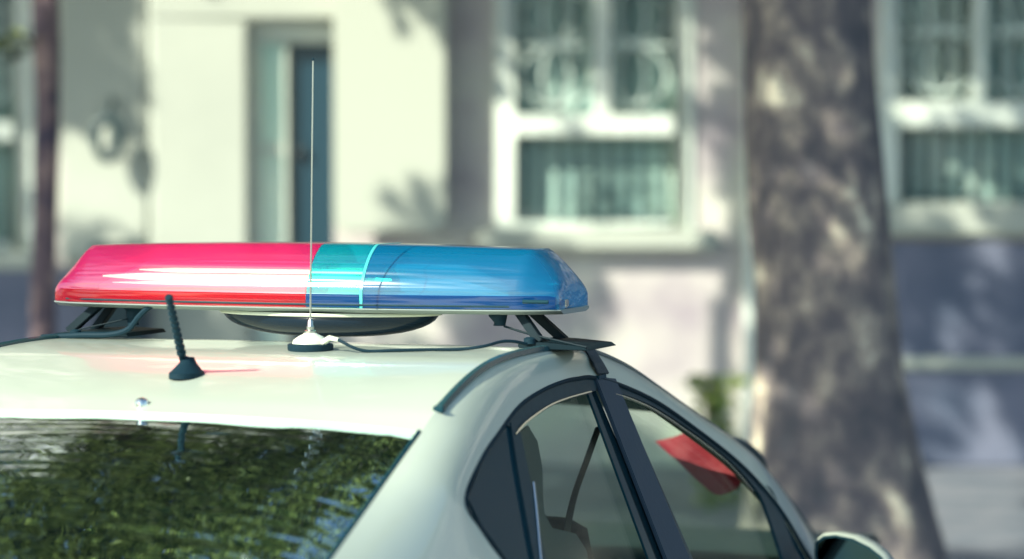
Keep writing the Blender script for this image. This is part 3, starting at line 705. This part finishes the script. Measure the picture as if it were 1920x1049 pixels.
def lens_obj(a, b, name, m, capa=True, capb=True):
    q = [x for x in xs_between(XL, XR, 1)]
    step = [a + (b - a) * (0.5 - .5 * math.cos(math.pi * k / 40)) for k in range(41)]
    bar = LM().loft([bar_sec(x) for x in step]).build(name, m, lb, ang=32)
    return bar
X1 = cy(577, 520, -.14).x; X2 = cy(676, 520, -.14).x; X2b = cy(682, 520, -.14).x
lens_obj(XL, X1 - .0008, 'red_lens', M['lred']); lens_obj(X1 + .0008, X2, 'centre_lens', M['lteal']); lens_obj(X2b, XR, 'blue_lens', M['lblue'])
for a_, b_, m_ in ((XL + .004, X1 - .0005, 'shade_red'), (X1 + .0005, X2 - .001, 'shade_blue'), (X2b + .001, XR - .006, 'shade_blue')):
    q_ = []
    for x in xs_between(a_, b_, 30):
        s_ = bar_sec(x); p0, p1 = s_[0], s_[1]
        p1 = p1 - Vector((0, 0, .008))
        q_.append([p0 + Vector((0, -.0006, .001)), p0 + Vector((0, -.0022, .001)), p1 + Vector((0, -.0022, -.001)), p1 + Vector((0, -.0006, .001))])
    LM().loft(q_).build('lens_shade_band', M[m_], lb)  # added band, its dark tone stands for shade low on the lens
M['seam'] = mat('pale_seam', (.05, .38, .38), .3)
seam = [[c_ + (c_ - (sum(s, Vector()) / len(s))).normalized() * .0015 for c_ in s] for s in (bar_sec(X2 + .0004), bar_sec(X2b - .0004))]
LM().loft(seam).build('lens_seam', M['seam'], lb)
# tray
tr_ = []
for x in xs_between(XL - .002, XR + .002, 40):
    s = bar_sec(min(max(x, XL), XR)); y0 = s[0].y - .003; y1 = s[-1].y + .003
    tr_.append([Vector((x, y0, BZ - .001)), Vector((x, y0, BZ + .001)), Vector((x, y1, BZ + .001)), Vector((x, y1, BZ - .004)), Vector((x, y1 - .02, BZ - .009)), Vector((x, y0 + .02, BZ - .009))])
LM().loft(tr_).build('tray', mat('tray_grey', (.25, .30, .28), .35), lb)
# gutter line at the foot of the lenses
for a, b in ((XL + .045, XR - .09),):
    LM().tube([bar_sec(x)[0] + Vector((0, -.0015, .006)) for x in xs_between(a, b, 20)], .0022, 6).build('rear_rib', M['trim'], lb)
# inside: reflector trough, plus glowing tubes added for the sun's highlight streak
rf = []
for x in xs_between(XL + .09, XR - .12, 60):
    cz = BZ
    z0 = [(-.075, .012), (-.055, .018), (-.035, .034), (-.028, .058), (-.035, .078), (-.02, .086), (.02, .086), (.035, .06), (.06, .012)]
    e_ = min(1, .35 + 6 * min(x - XL - .09, XR - .12 - x)); rf.append([Vector((x, y, BZ + .012 + (z - .012) * e_)) for y, z in z0])
ref = LM().loft(rf).build('reflector', M['reflector'], lb)
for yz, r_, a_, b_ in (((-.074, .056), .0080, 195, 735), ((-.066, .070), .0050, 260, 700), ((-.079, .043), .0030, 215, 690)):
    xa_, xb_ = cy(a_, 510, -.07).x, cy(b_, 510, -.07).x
    LM().tube([Vector((xa_ + (xb_ - xa_) * k / 20, yz[0], BZ + yz[1])) for k in range(21)], [r_ * min(1, .25 + 5 * min(k, 20 - k) / 20) for k in range(21)], 10).build('sun_streak_tube', M['sun_streak'], lb)
# end clip
LM().box(XR - .028, XR + .003, -.03, -.012, BZ + .004, BZ + .020).build('end_clip', M['chrome'], lb, bevel=.002)
LM().tube([cy(980, 566, -.155), cy(1028, 567, -.15)], .004, 8).build('lens_screw', M['gloss'], lb)
# under-bar bowl
bc = cy(612, 577, -.03); br = (cy(812, 577, -.03).x - cy(415, 577, -.03).x) / 2; bh = .052
rowsb = []
for t in [k / 10 for k in range(11)]:
    a = math.pi / 2 * t
    rr = math.cos(a) ** .75 if t < 1 else 0.02
    rowsb.append([Vector((bc.x + br * rr * math.cos(p_), -.01 + .125 * rr * math.sin(p_), BZ - .013 - bh * math.sin(a))) for p_ in [2 * math.pi * q / 40 for q in range(40)]])
LM().loft(rowsb).build('siren_bowl', M['bowl'], lb, ang=60)
LM().tube([Vector((bc.x + (br + .004) * math.cos(p_), -.01 + .128 * math.sin(p_), BZ - .0145)) for p_ in [2 * math.pi * q / 40 for q in range(41)]], .004, 6).build('bowl_rim', M['ivory'], lb)
# mounting feet
def bar_strut(a, b, w_, Y, Y2=None, name='strut'):
    p = cy(*a, Y); q = cy(*b, Y2 if Y2 is not None else Y); d = (q - p).normalized(); s = Vector((d.z, 0, -d.x)).normalized() * w_
    e = Vector((0, .022, 0))
    LM().loft([[v - s, v + s, v + s + e, v - s + e] for v in (p, q)]).build(name, M['mount'], lb, bevel=.0015)
bar_strut((188, 566), (126, 622), .0085, -.07, -.09); bar_strut((212, 567), (172, 622), .0085, .05, .06)
bar_strut((968, 582), (1010, 643), .0085, -.07, -.09); bar_strut((992, 582), (1056, 640), .0085, .05, .06)
def footplate(pts, Y0, Y1, name):
    a = [cy(*q, Y0) for q in pts]; LM().loft([a, [p + Vector((0, Y1 - Y0, 0)) for p in a]]).build(name, M['mount'], lb, bevel=.001)
footplate([(74, 631), (110, 624), (165, 621), (235, 625), (240, 632), (160, 635), (80, 635)], -.10, .08, 'foot')
footplate([(970, 646), (990, 641), (1040, 645), (1095, 651), (1105, 658), (1060, 657), (1000, 655), (972, 653)], -.10, .08, 'foot')
LM().lathe(cy(142, 626, -.1) , [(.012, -.004), (.012, .006), (.006, .009)], 12).build('foot_bolt', M['rubber'], lb)
LM().lathe(cy(993, 641, -.1) , [(.012, -.004), (.012, .006), (.006, .009)], 12).build('foot_bolt', M['rubber'], lb)
# clamp knobs
for px, dx in ((250, 1), (936, -1)):
    a = cy(px, 572, -.06); k = MB(LO)
    k.loft([[a + Vector((r_ * math.cos(t), r_ * math.sin(t) * .8, z)) + Vector((sh_, 0, 0)) for t in [2 * math.pi * q / 14 for q in range(14)]] for r_, z, sh_ in ((.026, .008, 0), (.026, -.004, 0), (.018, -.012, .002), (.020, -.022, .003 * dx), (.012, -.036, -.002 * dx), (.013, -.042, 0))]); k.build('clamp_knob', M['rubber'], lb, bevel=.001)
# wires of the clamps
LM().tube(cr([cy(245, 597, -.07), cy(200, 607, -.08), cy(150, 618, -.09), (cy(105, 629, -.1))], 5), .0018, 6).build('tie_wire', M['mount'], lb)
LM().tube(cr([cy(945, 612, -.07), cy(990, 626, -.08), cy(1040, 638, -.09), cy(1100, 652, -.1)], 5), .0024, 6).build('tie_wire', M['mount'], lb)
# cable on the left foot and the strap over the right rail
cab = cr([cy(78, 633, -.11), cy(150, 629, -.12), cy(205, 628, -.12), cy(240, 618, -.12), cy(262, 592, -.12), cy(285, 573, -.12), cy(310, 570, -.11), cy(345, 573, -.1), cy(372, 570, -.09)], 6)
LM().tube(cab, .0062, 8).build('power_cable', M['rubber'], lb)
# strap: over the rail down to the door opening
sa = [cy(1094, 652, -.02), None]
stp = []
ps = [((1094, 653), (1112, 655)), ((1102, 668), (1120, 668)), ((1112, 685), (1130, 684)), ((1121, 703), (1140, 702))]
lay = [(.54 + .12 * 1.44 + .012, ON), (.54 + .12 * 1.44 + .022, ON), None, None]
A_ = []; B_ = []
for i, (p, q) in enumerate(ps):
    if i < 2: A_.append(cp(*p, ON, lay[i][0])); B_.append(cp(*q, ON, lay[i][0]))
    else: A_.append(sp(*p, .008 if i == 2 else .004)); B_.append(sp(*q, .008 if i == 2 else .004))
LM().loft([[a, a + Vector((.0025, 0, .003)), b + Vector((.0025, 0, .003)), b] for a, b in zip(cr(A_, 4), cr(B_, 4))]).build('strap', M['strap'], lb)
hk = sp(1125, 707, .002)
LM().box(hk.x - .004, hk.x + .004, hk.y - .02, hk.y + .03, hk.z - .004, hk.z + .004).build('strap_hook', M['gloss'], lb)

# ================================================================ MAST AERIAL
mb0 = cy(582, 646, -.30); mb0.z = roofz(mb0.x, mb0.y)
ma = tag(empty('whip_antenna', CO + RT * mb0.x + FW * mb0.y + Vector((0, 0, mb0.z)), -TH), 'tall thin whip antenna on a round magnetic base on the roof', 'antenna')
def AM(): return MB((mb0.x, mb0.y, mb0.z))
AM().lathe(mb0, [(.043, -.002), (.045, .002), (.045, .011), (.042, .013)], 32).build('magnet_base', M['rubber'], ma)
AM().lathe(mb0 + Vector((0, 0, .013)), [(.036, 0), (.034, .007), (.024, .014), (.014, .019), (.012, .021)], 28).build('base_cone', M['ivory'], ma)
tz = (650 - 598) / 5430 * 5.7
AM().lathe(mb0 + Vector((0, 0, .034)), [(.011, 0), (.011, .004), (.007, .006), (.0075, .012), (.006, .014), (.0055, .022), (.002, .028)], 14).build('ferrule', M['steel'], ma)
tip = cy(587, 112, mb0.y)
AM().tube([mb0 + Vector((0, 0, .055)), tip], [.0019, .0014], 8).build('whip', M['steel'], ma)
AM().loft([[tip + Vector((r_ * math.cos(a), r_ * math.sin(a), z)) for a in [2 * math.pi * q / 8 for q in range(8)]] for r_, z in ((.0012, -.003), (.0028, 0), (.0012, .003))]).build('tip', M['rubber'], ma)
cb = []
for px, py, Y in ((618, 634, -.32), (635, 638, -.33), (662, 652, -.33), (690, 659, -.32), (740, 661, -.30), (800, 659, -.27), (860, 656, -.24), (905, 650, -.22), (940, 641, -.17), (965, 641, -.14), (988, 646, -.11)):
    p = cy(px, py, Y); p.z = max(p.z, roofz(p.x, p.y) + .0035); cb.append(p)
AM().tube(cr(cb, 6), .0033, 8).build('coax_cable', M['rubber'], ma)
AM().tube([mb0 + Vector((.03, -.012, .014)), cb[0], cb[1]], [.007, .0055, .004], 8).build('cable_gland', M['ivory'], ma)
